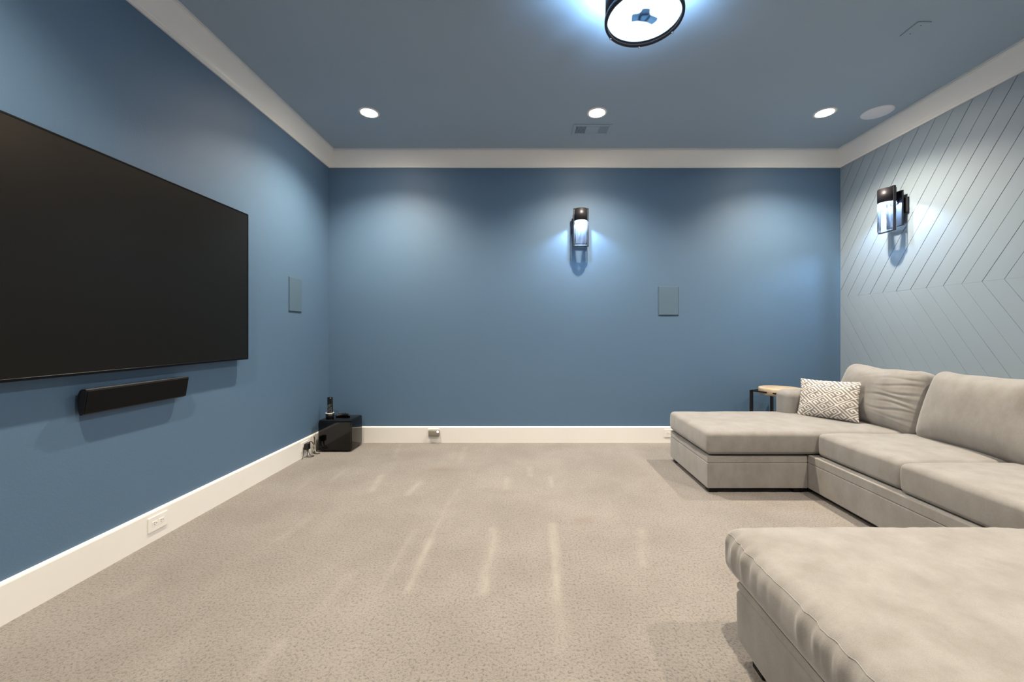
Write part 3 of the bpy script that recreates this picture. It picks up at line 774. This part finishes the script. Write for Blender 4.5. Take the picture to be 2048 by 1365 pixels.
for x, y in ((CX0+0.05, CY0+0.05), (CX0+0.05, SY1-0.05), (SX0-0.06, CY0+0.05), (SX1-0.06, SY1-0.06), (SX1-0.06, SY0+0.06), (SX0+0.08, SY0+0.06)):
    foot(sofa, x, y, ZB+0.004)
# ottoman in the foreground
ott = thing('ottoman', 'large taupe microfibre ottoman in the foreground before the sofa', 'ottoman', (1.36, 1.05, 0))
OX0, OX1, OY0, OY1 = 0.750, 1.975, 0.62, 1.440
upholstered(ott, 'base', OX0, OX1, OY0, OY1, 0.05, 0.236, 0.020, 9.0)
upholstered(ott, 'base_band', OX0+0.003, OX1-0.003, OY0+0.003, OY1-0.003, 0.237, 0.262, 0.010, 10.0)
seat_cushion(ott, OX0-0.012, OX1+0.01, OY0-0.02, OY1+0.070, 0.264, 0.430, 0.050, 0.026, 8.8, (70, 90, 14), gather=0.017, piping=True)
for x in (OX0+0.06, OX1-0.06):
    for y in (OY0+0.06, OY1-0.09): foot(ott, x, y, 0.055)

# ------------------------------------------------------------------ throw pillow with Greek-key print
PW, PH, PT = 0.415, 0.325, 0.125
seg_list = [((2, 2), (2, 4)), ((2, 4), (4, 4)), ((4, 4), (4, 0)), ((4, 0), (0, 0)), ((0, 0), (0, 6)), ((0, 6), (8, 6)),
            ((8, 6), (8, 12)), ((8, 12), (4, 12)), ((4, 12), (4, 8)), ((4, 8), (6, 8)), ((6, 8), (6, 10)),
            ((8, 4), (8, 0)), ((8, 0), (6, 0)), ((6, 0), (6, 3)), ((0, 8), (0, 12)), ((0, 12), (2, 12)), ((2, 12), (2, 9))]
CELL = [[0]*16 for _ in range(12)]
for i in range(12): CELL[i][0] = 1
for j in range(16): CELL[0][j] = 1
for (a, b), (c, d) in seg_list:
    for i in range(min(a, c), max(a, c)+1):
        for j in range(min(b, d), max(b, d)+1): CELL[i+2][j+2] = 1
def pattern(x, y):
    # lattice vectors on the cloth (m)
    e1, e2 = (0.106, 0.072), (-0.085, 0.082)
    det = e1[0]*e2[1]-e1[1]*e2[0]
    a = (x*e2[1]-y*e2[0])/det; b = (e1[0]*y-e1[1]*x)/det
    return CELL[int((a % 1)*12) % 12][int((b % 1)*16) % 16]
def pillow():
    n, m = 260, 210; V = []; Fc = []; cols = []
    def pos(i, j, s):
        u, v = -1+2*i/n, -1+2*j/m
        au, av = abs(u), abs(v)
        x = PW/2*u*(1-0.055*(1-v*v)); z = PH/2*v*(1-0.06*(1-u*u))
        th = PT/2*((1-au**2.6)*(1-av**2.6))**0.62
        th += 0.004*noise.noise((u*4, v*4, 5.0))*(1-au**6)*(1-av**6)
        # pinches near the edge seam
        th *= 1+0.10*math.sin(u*24+v*3)*(av**5)+0.10*math.sin(v*20)*(au**5)
        return (x, s*(-th-0.0008), z+0.0)
    for s in (1, -1):
        base = len(V)
        for j in range(m+1):
            for i in range(n+1): V.append(pos(i, j, s))
        for j in range(m):
            for i in range(n):
                a = base+j*(n+1)+i
                f = (a, a+1, a+n+2, a+n+1)
                Fc.append(f if s == 1 else tuple(reversed(f)))
                cx, cz = PW*((i+0.5)/n-0.5), PH*((j+0.5)/m-0.5)
                cols.append(pattern(cx+0.01, cz-0.02))
    # side seam strip
    N1 = (n+1)*(m+1)
    ring = [j*(n+1)+i for (i, j) in [(i, 0) for i in range(n)]+[(n, j) for j in range(m)]+[(n-i, m) for i in range(n)]+[(0, m-j) for j in range(m)]]
    for k in range(len(ring)):
        a, b = ring[k], ring[(k+1) % len(ring)]; Fc.append((b, a, a+N1, b+N1)); cols.append(1)
    me = bpy.data.meshes.new('throw_pillow'); me.from_pydata(V, [], Fc)
    at = me.attributes.new('print', 'FLOAT', 'FACE'); at.data.foreach_set('value', [float(c) for c in cols])
    for p in me.polygons: p.use_smooth = True
    return me
def pillow_mat():
    m, nt, N, L, P = new_mat('printed_cotton')
    P.inputs['Roughness'].default_value = 0.9; P.inputs['Specular IOR Level'].default_value = 0.15
    at = N.new('ShaderNodeAttribute'); at.attribute_name = 'print'
    mx = N.new('ShaderNodeMix'); mx.data_type = 'RGBA'
    mx.inputs[6].default_value = lin((134, 128, 125)); mx.inputs[7].default_value = lin((214, 210, 205))
    L.new(at.outputs['Fac'], mx.inputs[0]); L.new(mx.outputs[2], P.inputs['Base Color'])
    tc = N.new('ShaderNodeTexCoord'); nz = N.new('ShaderNodeTexNoise'); nz.inputs['Scale'].default_value = 600
    L.new(tc.outputs['Object'], nz.inputs['Vector'])
    b = N.new('ShaderNodeBump'); b.inputs['Strength'].default_value = 0.3; b.inputs['Distance'].default_value = 0.001
    L.new(nz.outputs['Fac'], b.inputs['Height']); L.new(b.outputs['Normal'], P.inputs['Normal'])
    return m
pm = pillow(); pm.materials.append(pillow_mat())
po = bpy.data.objects.new('throw_pillow', pm); link(po)
# bottom edge runs from (2.297, 3.37) to (2.542, 3.058); it leans back about 20 degrees
B0, B1 = Vector((2.290, 3.375, 0)), Vector((2.545, 3.055, 0)); ex = (B1-B0).normalized()
ang = math.atan2(ex.y, ex.x)
po.matrix_world = Matrix.Translation((B0+B1)/2+Vector((0, 0, 0.459))) @ Matrix.Rotation(ang, 4, 'Z') @ Matrix.Rotation(math.radians(-20), 4, 'X') @ Matrix.Rotation(math.radians(-1), 4, 'Y') @ Matrix.Translation((0, 0, PH/2))
tag(po, 'grey and white throw pillow with a Greek key print leaning on the sofa arm', 'pillow')

# ------------------------------------------------------------------ side table
t = thing('side_table', 'round oak side table with black iron frame behind the sofa arm', 'table', (2.45, 3.87, 0))
tcx, tcy, trr, tz = 2.460, 3.864, 0.188, 0.620
obj('table_top', lathe([(0.0, tz-0.066), (trr-0.008, tz-0.066), (trr, tz-0.060), (trr, tz-0.006), (trr-0.006, tz), (0.0, tz)], 64, (tcx, tcy, 0)), M_WOOD, t, True)
rot = math.radians(30); hw = 0.180
corners = []
for sx_, sy_ in ((-1, -1), (1, -1), (1, 1), (-1, 1)):
    corners.append((tcx+hw*(sx_*math.cos(rot)-sy_*math.sin(rot))*1.0, tcy+hw*(sx_*math.sin(rot)+sy_*math.cos(rot))*1.0))
for i, (x, y) in enumerate(corners):
    b = bmesh.new(); bx(b, -0.019, 0.019, -0.008, 0.008, 0, tz-0.030, 0.001, 1)
    bmesh.ops.transform(b, matrix=Matrix.Translation((x, y, 0)) @ Matrix.Rotation(rot, 4, 'Z'), verts=b.verts)
    obj('leg', b, M_IRON, t)
    x2, y2 = corners[(i+1) % 4]; l = math.hypot(x2-x, y2-y); a = math.atan2(y2-y, x2-x)
    for nm, z0, z1 in (('top_rail', tz-0.044, tz-0.030), ('bottom_rail', 0.06, 0.072)):
        b = bmesh.new(); bx(b, 0, l, -0.006, 0.006, z0, z1)
        bmesh.ops.transform(b, matrix=Matrix.Translation((x, y, 0)) @ Matrix.Rotation(a, 4, 'Z'), verts=b.verts)
        obj(nm, b, M_IRON, t)
bpy.context.view_layer.update()
